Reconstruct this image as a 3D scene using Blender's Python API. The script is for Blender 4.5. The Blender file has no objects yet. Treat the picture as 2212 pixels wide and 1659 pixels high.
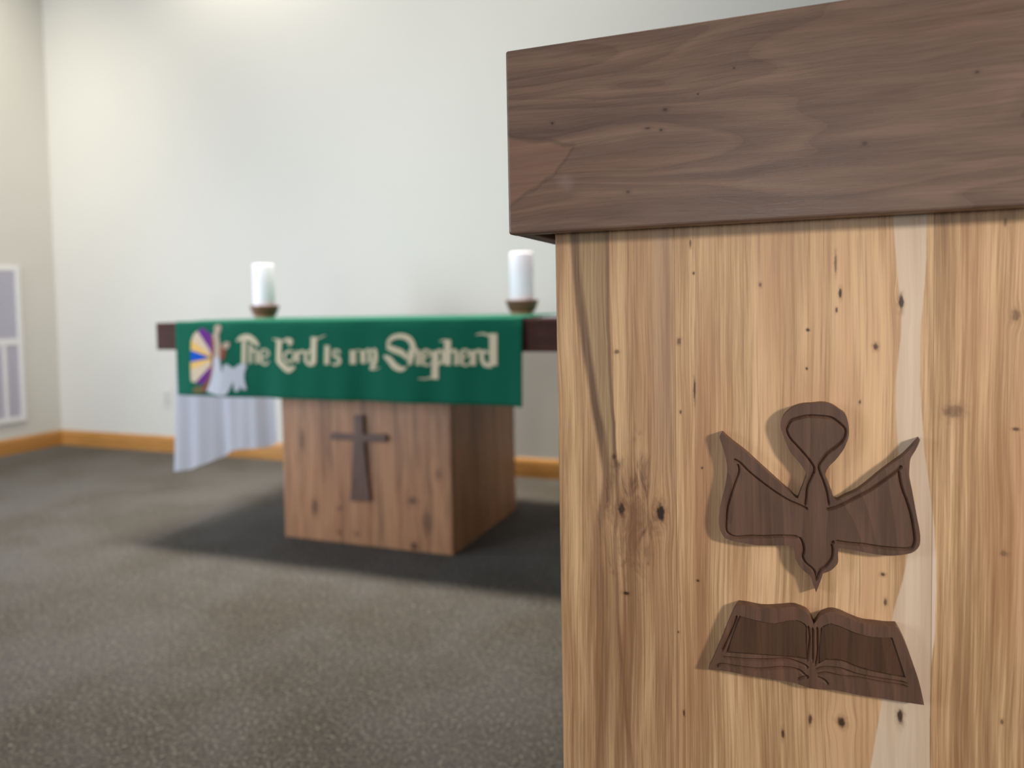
import bpy, bmesh, math, random
from mathutils import Vector, Matrix
random.seed(7)
S = bpy.context.scene
COL = S.collection

# ------------------------------------------------------------------ camera
F_PX, YAW, PITCH, ROLL, CAM_H = 1592.26, 0.36892, 0.0452, 0.018428, 0.99465
cy_, sy_, cp_, sp_ = math.cos(YAW), math.sin(YAW), math.cos(PITCH), math.sin(PITCH)
fwd = Vector((-sy_*cp_, cy_*cp_, -sp_)); rt = Vector((cy_, sy_, 0)); dn = fwd.cross(rt)
r2 = math.cos(ROLL)*rt + math.sin(ROLL)*dn; d2 = -math.sin(ROLL)*rt + math.cos(ROLL)*dn
cam = bpy.data.cameras.new('camera'); co = bpy.data.objects.new('camera', cam); COL.objects.link(co)
co.matrix_world = Matrix(((r2.x, -d2.x, -fwd.x, 0), (r2.y, -d2.y, -fwd.y, 0), (r2.z, -d2.z, -fwd.z, CAM_H), (0, 0, 0, 1)))
cam.sensor_fit = 'HORIZONTAL'; cam.sensor_width = 36; cam.lens = F_PX/2212*36
cam.shift_y = -(829.5-733.36)/2212
cam.clip_start = .01; cam.clip_end = 100
cam.dof.use_dof = True; cam.dof.focus_distance = .74; cam.dof.aperture_fstop = 3.1
S.camera = co

# ------------------------------------------------------------------ light
S.view_settings.view_transform = 'Standard'; S.view_settings.look = 'None'
S.view_settings.gamma = 1; S.view_settings.use_curve_mapping = False
S.view_settings.exposure = 0.0
S.cycles.use_denoising = True
w = bpy.data.worlds.new('room_light'); S.world = w; w.use_nodes = True
bg = w.node_tree.nodes['Background']; bg.inputs[0].default_value = (1, .985, .96, 1); bg.inputs[1].default_value = .27

def area(name, loc, target, size, power, color, size_y=None, spread=math.pi):
    l = bpy.data.lights.new(name, 'AREA'); l.energy = power; l.color = color; l.size = size
    if size_y: l.shape = 'RECTANGLE'; l.size_y = size_y
    l.spread = spread
    o = bpy.data.objects.new(name, l); COL.objects.link(o); o.location = loc
    o.rotation_euler = (Vector(target)-Vector(loc)).to_track_quat('-Z', 'Y').to_euler()
    return o
def spot(name, loc, target, power, color, angle, blend, size):
    l = bpy.data.lights.new(name, 'SPOT'); l.energy = power; l.color = color; l.spot_size = angle; l.spot_blend = blend; l.shadow_soft_size = size
    o = bpy.data.objects.new(name, l); COL.objects.link(o); o.location = loc
    o.rotation_euler = (Vector(target)-Vector(loc)).to_track_quat('-Z', 'Y').to_euler()
    return o
# high ceiling lamp over the altar, lamps washing the back wall, unseen fill spots added for the left wall, windows behind and beside the photographer
area('ceiling_lamp', (-1.66, 3.1, 6.6), (-1.7, 2.75, 0), 2.1, 66, (1, .95, .86), .6, spread=math.radians(44))
spot('wall_lamp_and_fill', (-3.3, 3.6, 4.2), (-3.3, 3.99, 3.1), 150, (1, .93, .80), math.radians(110), 1, .12)
spot('wall_lamp_and_fill', (-.9, 3.5, 4.3), (-.9, 3.99, 3.0), 60, (1, .93, .80), math.radians(110), 1, .12)
spot('wall_lamp_and_fill', (-4.2, 2.5, 4.4), (-5.3, 2.75, 1.8), 360, (1, .94, .80), math.radians(100), 1, .3)  # fill spot added overhead to brighten the left wall
spot('wall_lamp_and_fill', (.2, -3.2, 2.9), (-6.6, 3.0, 1.3), 260, (1, .97, .92), math.radians(46), 1, .3)  # unseen fill added behind the camera, lifts the left wall and corner
area('window_light', (-4.4, -1.6, 1.5), (-3., 3.6, 1.35), 2.0, 76, (.82, .91, 1), 1.5, spread=math.radians(115))
area('left_window_light', (-5.2, 1.3, 1.1), (-2.6, 2.9, .55), 1.0, 24, (.70, .82, 1), 1.2, spread=math.radians(100))
area('rear_window_light', (-.15, -5.5, 1.15), (.0, .8, 1.0), 1.0, 40, (1, .97, .92), .8)
area('side_window_light', (1.9, -.75, 1.6), (0.03, .75, .9), .25, 4.6, (1, .93, .84), .25, spread=math.radians(60))
DOVE=[[0.001,0.807],[0.004,0.816],[0.007,0.825],[0.008,0.832],[0.004,0.839],[-0.0,0.844],[-0.005,0.85],[-0.008,0.856],[-0.01,0.861],[-0.012,0.867],[-0.014,0.873],[-0.014,0.879],[-0.012,0.885],[-0.007,0.891],[-0.001,0.895],[0.005,0.897],[0.014,0.898],[0.023,0.899],[0.031,0.897],[0.037,0.893],[0.042,0.889],[0.044,0.883],[0.045,0.877],[0.045,0.869],[0.043,0.862],[0.04,0.855],[0.034,0.846],[0.028,0.839],[0.025,0.832],[0.026,0.827],[0.029,0.819],[0.031,0.813],[0.032,0.809],[0.034,0.808],[0.036,0.808],[0.042,0.812],[0.052,0.818],[0.062,0.827],[0.072,0.837],[0.082,0.846],[0.09,0.853],[0.096,0.86],[0.103,0.869],[0.103,0.867],[0.1,0.859],[0.096,0.851],[0.095,0.843],[0.095,0.834],[0.097,0.823],[0.099,0.811],[0.101,0.799],[0.103,0.788],[0.104,0.779],[0.103,0.771],[0.098,0.765],[0.09,0.762],[0.08,0.76],[0.07,0.76],[0.058,0.761],[0.048,0.762],[0.036,0.763],[0.036,0.756],[0.036,0.749],[0.033,0.744],[0.029,0.74],[0.023,0.737],[0.021,0.73],[0.017,0.718],[0.014,0.727],[0.012,0.733],[0.007,0.737],[0.003,0.741],[-0.001,0.748],[-0.002,0.754],[-0.003,0.759],[-0.005,0.761],[-0.015,0.76],[-0.026,0.759],[-0.037,0.758],[-0.049,0.759],[-0.058,0.76],[-0.066,0.762],[-0.07,0.768],[-0.072,0.778],[-0.071,0.789],[-0.069,0.801],[-0.066,0.813],[-0.064,0.826],[-0.064,0.836],[-0.066,0.846],[-0.069,0.856],[-0.071,0.863],[-0.069,0.867],[-0.06,0.859],[-0.048,0.85],[-0.037,0.84],[-0.026,0.83],[-0.015,0.82],[-0.008,0.814],[-0.002,0.808]]
DOVE_G=[[[0.007,0.8],[0.008,0.809],[0.009,0.819],[0.013,0.829],[0.015,0.836],[0.013,0.841],[0.007,0.849],[-0.0,0.857],[-0.006,0.864],[-0.009,0.871],[-0.008,0.876],[-0.005,0.881],[0.002,0.884],[0.01,0.886],[0.021,0.886],[0.03,0.885],[0.036,0.881],[0.041,0.876],[0.042,0.872],[0.04,0.865],[0.034,0.858],[0.027,0.852],[0.022,0.845],[0.019,0.839],[0.02,0.833],[0.023,0.825],[0.026,0.815],[0.028,0.802]],[[0.016,0.832],[0.014,0.833]],[[0.01,0.797],[0.003,0.8],[-0.007,0.804],[-0.019,0.811],[-0.033,0.821],[-0.044,0.83],[-0.052,0.838],[-0.058,0.841]],[[-0.054,0.837],[-0.053,0.829],[-0.057,0.817],[-0.061,0.804],[-0.064,0.792],[-0.065,0.779],[-0.065,0.771],[-0.063,0.767],[-0.056,0.764],[-0.043,0.766],[-0.03,0.767],[-0.015,0.769],[0.002,0.77],[0.005,0.764],[0.006,0.757],[0.005,0.751],[0.008,0.745],[0.014,0.74],[0.016,0.736],[0.017,0.729]],[[0.025,0.798],[0.034,0.801],[0.047,0.809],[0.062,0.819],[0.074,0.829],[0.084,0.838],[0.089,0.844]],[[0.086,0.839],[0.087,0.831],[0.089,0.822],[0.093,0.81],[0.096,0.799],[0.098,0.787],[0.099,0.777],[0.098,0.771],[0.095,0.768],[0.085,0.767],[0.07,0.767],[0.058,0.768],[0.044,0.768],[0.033,0.769],[0.03,0.766],[0.031,0.76],[0.03,0.752],[0.025,0.744],[0.02,0.739],[0.017,0.73]]]
BOOK=[[-0.054,0.697],[-0.046,0.697],[-0.034,0.696],[-0.024,0.697],[-0.014,0.699],[-0.004,0.701],[0.002,0.7],[0.008,0.698],[0.011,0.695],[0.013,0.691],[0.015,0.687],[0.017,0.69],[0.02,0.695],[0.025,0.699],[0.031,0.701],[0.038,0.7],[0.046,0.697],[0.057,0.694],[0.067,0.694],[0.077,0.694],[0.085,0.695],[0.087,0.692],[0.093,0.679],[0.099,0.661],[0.104,0.645],[0.108,0.625],[0.089,0.625],[0.071,0.625],[0.053,0.625],[0.034,0.626],[0.025,0.625],[0.015,0.624],[0.006,0.625],[-0.004,0.627],[-0.019,0.627],[-0.044,0.627],[-0.065,0.628],[-0.083,0.627],[-0.078,0.639],[-0.071,0.657],[-0.064,0.676],[-0.058,0.691]]
BOOK_G=[[[0.01,0.685],[0.011,0.673],[0.01,0.662],[0.009,0.649]],[[0.018,0.685],[0.018,0.671],[0.018,0.659],[0.016,0.646]],[[0.014,0.684],[0.014,0.667],[0.014,0.649]],[[-0.055,0.686],[-0.059,0.674],[-0.065,0.659],[-0.07,0.647]],[[-0.07,0.641],[-0.06,0.642],[-0.044,0.643],[-0.024,0.646],[-0.009,0.649],[0.006,0.646],[0.01,0.643]],[[-0.075,0.63],[-0.071,0.634],[-0.054,0.634],[-0.034,0.635],[-0.014,0.64],[0.001,0.64],[0.007,0.636],[0.01,0.633]],[[0.017,0.638],[0.025,0.641],[0.039,0.64],[0.053,0.641],[0.071,0.64],[0.095,0.64]],[[0.016,0.642],[0.023,0.646],[0.039,0.647],[0.053,0.644],[0.071,0.643],[0.095,0.643]],[[-0.0,0.63],[0.006,0.634],[0.011,0.635]],[[0.017,0.636],[0.024,0.634],[0.028,0.63]]]
BOOK_P=[[[-0.053,0.686],[-0.032,0.683],[-0.02,0.683],[-0.009,0.687],[-0.0,0.689],[0.006,0.687],[0.009,0.684],[0.009,0.651],[0.001,0.652],[-0.029,0.65],[-0.066,0.647]],[[0.021,0.684],[0.024,0.687],[0.03,0.69],[0.039,0.688],[0.051,0.684],[0.066,0.682],[0.082,0.684],[0.093,0.648],[0.071,0.649],[0.053,0.651],[0.039,0.655],[0.025,0.654],[0.019,0.649]]]
TEXT=[[[[-2.148,0.872],[-2.123,0.885],[-2.092,0.887],[-2.065,0.875],[-2.041,0.852]],[0.0059,0.0224,0.0295,0.0271,0.013]],[[[-2.111,0.875],[-2.115,0.78]],[0.0224,0.0224]],[[[-2.081,0.861],[-2.084,0.781]],[0.0153,0.0153]],[[[-2.081,0.83],[-2.06,0.836],[-2.053,0.82],[-2.054,0.781]],[0.0094,0.0118,0.0142,0.0142]],[[[-2.032,0.832],[-2.034,0.782]],[0.0165,0.0165]],[[[-2.029,0.836],[-2.005,0.836],[-1.991,0.82],[-2.014,0.805],[-2.024,0.803]],[0.0083,0.0094,0.0106,0.0083,0.0059]],[[[-2.031,0.783],[-2.01,0.777],[-1.99,0.791]],[0.0094,0.0106,0.0047]],[[[-1.968,0.88],[-1.942,0.878]],[0.0035,0.0083]],[[[-1.933,0.879],[-1.937,0.791]],[0.0295,0.0295]],[[[-1.943,0.797],[-1.919,0.779],[-1.888,0.758],[-1.859,0.771]],[0.0236,0.0283,0.0283,0.0118]],[[[-1.916,0.87],[-1.896,0.877],[-1.876,0.87],[-1.887,0.855]],[0.0059,0.0153,0.0236,0.0118]],[[[-1.902,0.797],[-1.907,0.816],[-1.888,0.831],[-1.865,0.831]],[0.0118,0.013,0.0118,0.0083]],[[[-1.902,0.797],[-1.883,0.789],[-1.865,0.8],[-1.862,0.824]],[0.0118,0.0106,0.013,0.0118]],[[[-1.845,0.833],[-1.847,0.788]],[0.0201,0.0201]],[[[-1.842,0.827],[-1.82,0.831],[-1.811,0.821]],[0.0059,0.0153,0.0083]],[[[-1.766,0.888],[-1.769,0.786]],[0.0307,0.0307]],[[[-1.776,0.837],[-1.798,0.827],[-1.807,0.801],[-1.79,0.781],[-1.762,0.784]],[0.0071,0.013,0.0177,0.0153,0.0118]],[[[-1.752,0.88],[-1.713,0.895]],[0.0071,0.0029]],[[[-1.705,0.855],[-1.708,0.781]],[0.0248,0.0248]],[[[-1.676,0.837],[-1.654,0.834],[-1.648,0.823]],[0.0071,0.013,0.0094]],[[[-1.679,0.836],[-1.674,0.815],[-1.652,0.806],[-1.649,0.79],[-1.669,0.781],[-1.684,0.785]],[0.0094,0.0142,0.0142,0.0153,0.0106,0.0059]],[[[-1.591,0.836],[-1.592,0.783]],[0.0295,0.0295]],[[[-1.591,0.831],[-1.57,0.837],[-1.549,0.831]],[0.0059,0.0053,0.0071]],[[[-1.549,0.835],[-1.55,0.786]],[0.0248,0.0248]],[[[-1.54,0.834],[-1.522,0.838],[-1.519,0.818],[-1.52,0.787]],[0.0083,0.0118,0.0177,0.0177]],[[[-1.513,0.834],[-1.493,0.838],[-1.492,0.808],[-1.501,0.782],[-1.519,0.766]],[0.0071,0.0142,0.0224,0.0201,0.0118]],[[[-1.521,0.766],[-1.494,0.765],[-1.472,0.772]],[0.0083,0.0053,0.0029]],[[[-1.434,0.849],[-1.432,0.867],[-1.412,0.885],[-1.378,0.891],[-1.344,0.88],[-1.326,0.852],[-1.331,0.815],[-1.341,0.786]],[0.0071,0.013,0.0201,0.0212,0.0248,0.026,0.0212,0.0177]],[[[-1.436,0.852],[-1.408,0.84],[-1.374,0.829],[-1.349,0.807]],[0.0212,0.026,0.026,0.0118]],[[[-1.452,0.816],[-1.429,0.804],[-1.404,0.779],[-1.376,0.768],[-1.353,0.774]],[0.0071,0.0271,0.0295,0.0212,0.0047]],[[[-1.339,0.839],[-1.341,0.784]],[0.0153,0.0153]],[[[-1.331,0.831],[-1.313,0.839],[-1.304,0.825],[-1.306,0.783]],[0.0083,0.0142,0.0189,0.0189]],[[[-1.284,0.837],[-1.286,0.784]],[0.0153,0.0153]],[[[-1.283,0.839],[-1.266,0.837],[-1.259,0.824],[-1.277,0.81]],[0.0083,0.0106,0.0106,0.0047]],[[[-1.283,0.786],[-1.268,0.783],[-1.256,0.793]],[0.0083,0.0094,0.0047]],[[[-1.237,0.836],[-1.24,0.732]],[0.0319,0.0319]],[[[-1.231,0.836],[-1.212,0.835],[-1.203,0.816],[-1.21,0.796],[-1.229,0.785]],[0.0083,0.0142,0.0142,0.0142,0.0083]],[[[-1.305,0.734],[-1.278,0.733],[-1.249,0.74]],[0.0029,0.0059,0.0071]],[[[-1.185,0.877],[-1.187,0.784]],[0.0307,0.0307]],[[[-1.218,0.871],[-1.194,0.876]],[0.0035,0.0083]],[[[-1.177,0.83],[-1.159,0.838],[-1.15,0.825],[-1.151,0.785]],[0.0083,0.0142,0.0189,0.0189]],[[[-1.129,0.837],[-1.13,0.786]],[0.0165,0.0165]],[[[-1.127,0.84],[-1.11,0.838],[-1.103,0.825],[-1.12,0.81]],[0.0083,0.0106,0.0106,0.0047]],[[[-1.128,0.788],[-1.112,0.784],[-1.101,0.794]],[0.0083,0.0094,0.0047]],[[[-1.086,0.838],[-1.088,0.784]],[0.026,0.026]],[[[-1.083,0.831],[-1.064,0.837],[-1.056,0.826]],[0.0059,0.0165,0.0094]],[[[-1.006,0.899],[-1.008,0.785]],[0.0354,0.0354]],[[[-1.023,0.829],[-1.046,0.834],[-1.053,0.812],[-1.042,0.789],[-1.013,0.784]],[0.0059,0.0153,0.0201,0.0201,0.0177]],[[[-1.075,0.894],[-1.047,0.898],[-1.021,0.89]],[0.0029,0.0083,0.0083]]]
FIG=[["cream",[[-2.353,0.914],[-2.373,0.901],[-2.386,0.877],[-2.279,0.809],[-2.288,0.835]]],["gold",[[-2.386,0.877],[-2.39,0.834],[-2.28,0.804],[-2.279,0.81]]],["purple",[[-2.328,0.928],[-2.353,0.914],[-2.288,0.835],[-2.279,0.815],[-2.271,0.851],[-2.273,0.887],[-2.297,0.911]]],["blue",[[-2.388,0.833],[-2.391,0.784],[-2.289,0.803]]],["gold",[[-2.391,0.783],[-2.392,0.75],[-2.28,0.791],[-2.282,0.801]]],["cream",[[-2.392,0.75],[-2.39,0.703],[-2.369,0.697],[-2.281,0.771],[-2.28,0.791]]],["purple",[[-2.367,0.697],[-2.338,0.687],[-2.309,0.705],[-2.282,0.747],[-2.281,0.773]]],["brown",[[-2.275,0.899],[-2.263,0.883],[-2.259,0.843],[-2.261,0.803],[-2.268,0.767],[-2.283,0.727],[-2.302,0.687],[-2.316,0.661],[-2.34,0.653],[-2.328,0.682],[-2.303,0.719],[-2.285,0.763],[-2.279,0.803],[-2.275,0.843],[-2.278,0.879]]],["olive",[[-2.385,0.659],[-2.369,0.681],[-2.326,0.68],[-2.337,0.653],[-2.373,0.652]]],["beige",[[-2.259,0.936],[-2.24,0.941],[-2.224,0.932],[-2.226,0.912],[-2.237,0.903],[-2.229,0.863],[-2.228,0.823],[-2.229,0.804],[-2.264,0.803],[-2.259,0.843],[-2.263,0.879],[-2.272,0.897],[-2.259,0.911],[-2.263,0.926]]],["brown",[[-2.226,0.859],[-2.209,0.854],[-2.202,0.843],[-2.198,0.824],[-2.21,0.792],[-2.221,0.792],[-2.228,0.823]]],["beige",[[-2.218,0.857],[-2.201,0.869],[-2.18,0.867],[-2.18,0.851],[-2.195,0.838],[-2.21,0.843]]],["white",[[-2.264,0.803],[-2.23,0.806],[-2.222,0.758],[-2.218,0.743],[-2.211,0.754],[-2.213,0.77],[-2.192,0.778],[-2.174,0.765],[-2.154,0.762],[-2.136,0.776],[-2.109,0.78],[-2.097,0.768],[-2.108,0.752],[-2.112,0.716],[-2.101,0.675],[-2.118,0.672],[-2.13,0.687],[-2.141,0.666],[-2.158,0.666],[-2.165,0.708],[-2.175,0.686],[-2.191,0.658],[-2.214,0.647],[-2.261,0.651],[-2.311,0.661],[-2.283,0.713],[-2.268,0.763]]]]
STREAK_L=[[-0.215,1.067],[-0.211,1.004],[-0.204,0.95],[-0.196,0.891],[-0.187,0.847],[-0.184,0.803],[-0.193,0.753],[-0.192,0.677],[-0.19,0.602],[-0.197,0.494]]
STREAK_R=[[-0.184,1.066],[-0.184,1.013],[-0.183,0.95],[-0.181,0.891],[-0.179,0.847],[-0.177,0.808],[-0.179,0.754],[-0.177,0.679],[-0.173,0.605],[-0.164,0.501]]
PALE_L=[[0.082,1.069],[0.086,1.014],[0.089,0.972],[0.086,0.929],[0.085,0.887],[0.089,0.844],[0.094,0.801],[0.095,0.758],[0.082,0.691],[0.078,0.646],[0.065,0.55]]
PALE_R=[[0.109,1.067],[0.108,1.013],[0.105,0.972],[0.105,0.93],[0.106,0.887],[0.11,0.845],[0.115,0.803],[0.118,0.761],[0.118,0.696],[0.115,0.652],[0.115,0.561]]
SEAM=[[-0.115,0.879],[0.114,0.717],[-0.086,0.546]]
KNOTS=[[[-0.172,0.779],7,16,0.9],[[-0.131,0.779],8,20,1.0],[[-0.168,0.69],7,4,0.9],[[-0.179,0.835],5,6,0.7],[[0.089,0.991],4,14,0.9],[[0.038,1.001],3,9,0.9],[[0.068,0.951],4,7,0.8],[[0.04,0.59],7,10,0.9],[[0.012,0.587],4,9,0.8],[[0.09,0.605],5,14,0.9],[[-0.013,0.568],3,10,0.8],[[0.075,0.738],4,4,0.8],[[0.077,0.712],3,7,0.7],[[-0.094,0.712],3,3,0.8],[[-0.109,0.571],2,6,0.8],[[-0.096,1.024],2,3,0.7],[[-0.033,1.011],3,5,0.6],[[0.01,0.967],3,3,0.9],[[-0.111,0.956],4,7,0.6],[[-0.175,0.945],6,5,0.6],[[-0.11,0.884],2,4,0.7],[[-0.096,0.907],2,22,0.8],[[0.034,1.029],2,20,0.6],[[0.131,0.893],16,12,0.45],[[0.179,0.879],5,3,0.7],[[0.171,0.615],3,5,0.6],[[0.169,1.06],2,8,0.5],[[0.035,0.985],2,5,0.8],[[0.009,0.93],2,3,0.8],[[-0.114,0.656],2,3,0.6],[[-0.099,1.054],2,8,0.6],[[0.178,0.979],6,10,0.5],[[0.055,0.899],2,4,0.7],[[-0.089,0.828],2,3,0.7],[[0.171,0.768],6,5,0.4]]
WKNOTS=[[[-0.087,1.192],2,2,1.0],[[-0.054,1.212],2,2,1.0],[[-0.232,1.18],4,4,0.7],[[-0.118,1.181],6,4,0.7],[[-0.135,1.165],7,3,0.6],[[-0.122,1.162],4,3,0.7],[[-0.155,1.105],6,4,0.5],[[0.056,1.132],6,5,0.5],[[0.141,1.183],5,3,0.6]]
CROSS=[[-1.721,0.553],[-1.678,0.555],[-1.676,0.473],[-1.574,0.48],[-1.564,0.463],[-1.575,0.447],[-1.675,0.444],[-1.667,0.334],[-1.653,0.196],[-1.751,0.189],[-1.737,0.329],[-1.728,0.447],[-1.834,0.446],[-1.845,0.458],[-1.833,0.474],[-1.723,0.471]]
AKNOTS=[[[-1.993,0.435],6,22,0.5],[[-1.939,0.146],6,16,0.6],[[-1.459,0.21],8,7,0.6],[[-1.457,0.022],7,6,0.8],[[-1.814,0.15],5,5,0.4],[[-1.818,0.046],5,5,0.4],[[-1.73,0.048],5,5,0.4],[[-1.391,0.124],8,20,0.5],[[-1.338,0.326],6,10,0.4]]

# ------------------------------------------------------------------ object helpers
def setp(o, label=None, cat=None, group=None, kind=None):
    if label: o['label'] = label
    if cat: o['category'] = cat
    if group: o['group'] = group
    if kind: o['kind'] = kind
    return o
def empty(name, loc, label, cat, group=None):
    o = bpy.data.objects.new(name, None); COL.objects.link(o); o.location = loc; o.empty_display_size = .1
    return setp(o, label, cat, group)
def mesh(name, bm, mat, parent=None, loc=(0, 0, 0), smooth=False):
    bmesh.ops.recalc_face_normals(bm, faces=bm.faces)
    me = bpy.data.meshes.new(name); bm.to_mesh(me); bm.free()
    if smooth:
        for p in me.polygons: p.use_smooth = True
    mats = mat if isinstance(mat, list) else [mat]
    for m in mats: me.materials.append(m)
    o = bpy.data.objects.new(name, me); COL.objects.link(o); o.location = loc
    if parent: o.parent = parent
    return o
def add_box(bm, x0, x1, y0, y1, z0, z1, bev=0, seg=2):
    r = bmesh.ops.create_cube(bm, size=1)
    for v in r['verts']:
        v.co = Vector(((x0+x1)/2+v.co.x*(x1-x0), (y0+y1)/2+v.co.y*(y1-y0), (z0+z1)/2+v.co.z*(z1-z0)))
    if bev:
        es = list({e for v in r['verts'] for e in v.link_edges})
        bmesh.ops.bevel(bm, geom=es, offset=bev, segments=seg, profile=.5, affect='EDGES')
    return bm
def box(*a, **k): return add_box(bmesh.new(), *a, **k)
def lathe(prof, n=48):
    bm = bmesh.new(); rings = []
    for r, z in prof:
        if r < 1e-6: rings.append([bm.verts.new((0, 0, z))])
        else: rings.append([bm.verts.new((r*math.cos(2*math.pi*i/n), r*math.sin(2*math.pi*i/n), z)) for i in range(n)])
    for a, b in zip(rings, rings[1:]):
        if len(a) == 1 and len(b) == 1: continue
        for i in range(n):
            j = (i+1) % n
            if len(a) == 1: bm.faces.new((a[0], b[i], b[j]))
            elif len(b) == 1: bm.faces.new((a[i], a[j], b[0]))
            else: bm.faces.new((a[i], a[j], b[j], b[i]))
    return bm
def smooth_closed(pts, cuts=3, corner=35):
    """round a closed outline with Catmull-Rom, keeping corners sharper than `corner` degrees"""
    n = len(pts); out = []
    def ang(i):
        a = Vector(pts[i])-Vector(pts[i-1]); b = Vector(pts[(i+1) % n])-Vector(pts[i])
        return a.angle(b) if a.length > 1e-9 and b.length > 1e-9 else 0
    sharp = [ang(i) > math.radians(corner) for i in range(n)]
    for i in range(n):
        p1, p2 = Vector(pts[i]), Vector(pts[(i+1) % n])
        p0 = p1 if sharp[i] else Vector(pts[i-1]); p3 = p2 if sharp[(i+1) % n] else Vector(pts[(i+2) % n])
        for k in range(cuts):
            t = k/cuts
            out.append(.5*((2*p1)+(p2-p0)*t+(2*p0-5*p1+4*p2-p3)*t*t+(3*p1-p0-3*p2+p3)*t**3))
    return out
def smooth_open(pts, cuts=4):
    out = []; n = len(pts)
    for i in range(n-1):
        p1, p2 = Vector(pts[i]), Vector(pts[i+1]); p0 = Vector(pts[i-1]) if i else p1; p3 = Vector(pts[i+2]) if i+2 < n else p2
        for k in range(cuts):
            t = k/cuts
            out.append(.5*((2*p1)+(p2-p0)*t+(2*p0-5*p1+4*p2-p3)*t*t+(3*p1-p0-3*p2+p3)*t**3))
    out.append(Vector(pts[-1])); return out
def prism(pts, y0, y1, bev=0, seg=2):
    """pts are (x, z); extruded from y0 (front) to y1 (back)"""
    bm = bmesh.new()
    f = [bm.verts.new((p[0], y0, p[1])) for p in pts]
    face = bm.faces.new(f)
    r = bmesh.ops.extrude_face_region(bm, geom=[face])
    for v in r['geom']:
        if isinstance(v, bmesh.types.BMVert): v.co.y = y1
    if bev:
        es = [e for e in bm.edges if abs(e.verts[0].co.y-y0) < 1e-7 and abs(e.verts[1].co.y-y0) < 1e-7]
        bmesh.ops.bevel(bm, geom=es, offset=bev, segments=seg, profile=.5, affect='EDGES', clamp_overlap=True)
    bmesh.ops.triangulate(bm, faces=[x for x in bm.faces if len(x.verts) > 4])
    return bm
def groove(pts, y, r):
    """V cutter: a diamond section swept along an open path of (x, z) at depth plane y"""
    pts = smooth_open(pts, 4); bm = bmesh.new(); rings = []; n = len(pts)
    for i, p in enumerate(pts):
        a = pts[max(i-1, 0)]; b = pts[min(i+1, n-1)]; t = (b-a)
        if t.length < 1e-9: continue
        t.normalize(); nn = Vector((-t.y, t.x)); k = r*(.25 if i in (0, n-1) else 1)
        rings.append([bm.verts.new((p.x+nn.x*k, y-.0004, p.y+nn.y*k)), bm.verts.new((p.x, y+k*1.2, p.y)), bm.verts.new((p.x-nn.x*k, y-.0004, p.y-nn.y*k)), bm.verts.new((p.x, y-.0004-k*1.2, p.y))])
    for a, b in zip(rings, rings[1:]):
        for i in range(4): bm.faces.new((a[i], a[(i+1) % 4], b[(i+1) % 4], b[i]))
    bm.faces.new(rings[0][::-1]); bm.faces.new(rings[-1])
    return bm
def carve(o, cutters):
    """cut each groove in turn; a cut that comes out wrong is taken back"""
    for bm in cutters:
        bmesh.ops.recalc_face_normals(bm, faces=bm.faces)
        me = bpy.data.meshes.new('cut'); bm.to_mesh(me); bm.free()
        c = bpy.data.objects.new('cut', me); COL.objects.link(c); c.parent = o.parent; c.location = o.location
        m = o.modifiers.new('b', 'BOOLEAN'); m.operation = 'DIFFERENCE'; m.object = c; m.solver = 'EXACT'; m.use_self = True
        bpy.context.view_layer.update(); dg = bpy.context.evaluated_depsgraph_get()
        new = bpy.data.meshes.new_from_object(o.evaluated_get(dg), depsgraph=dg)
        o.modifiers.clear(); n0 = len(o.data.polygons)
        w0 = max(v.co.x for v in o.data.vertices)-min(v.co.x for v in o.data.vertices)
        ok = len(new.polygons) > n0 and abs(max(v.co.x for v in new.vertices)-min(v.co.x for v in new.vertices)-w0) < .001
        if ok: o.data = new
        else: print('skipped a cut on', o.name, n0, len(new.polygons))
        bpy.data.objects.remove(c)

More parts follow.
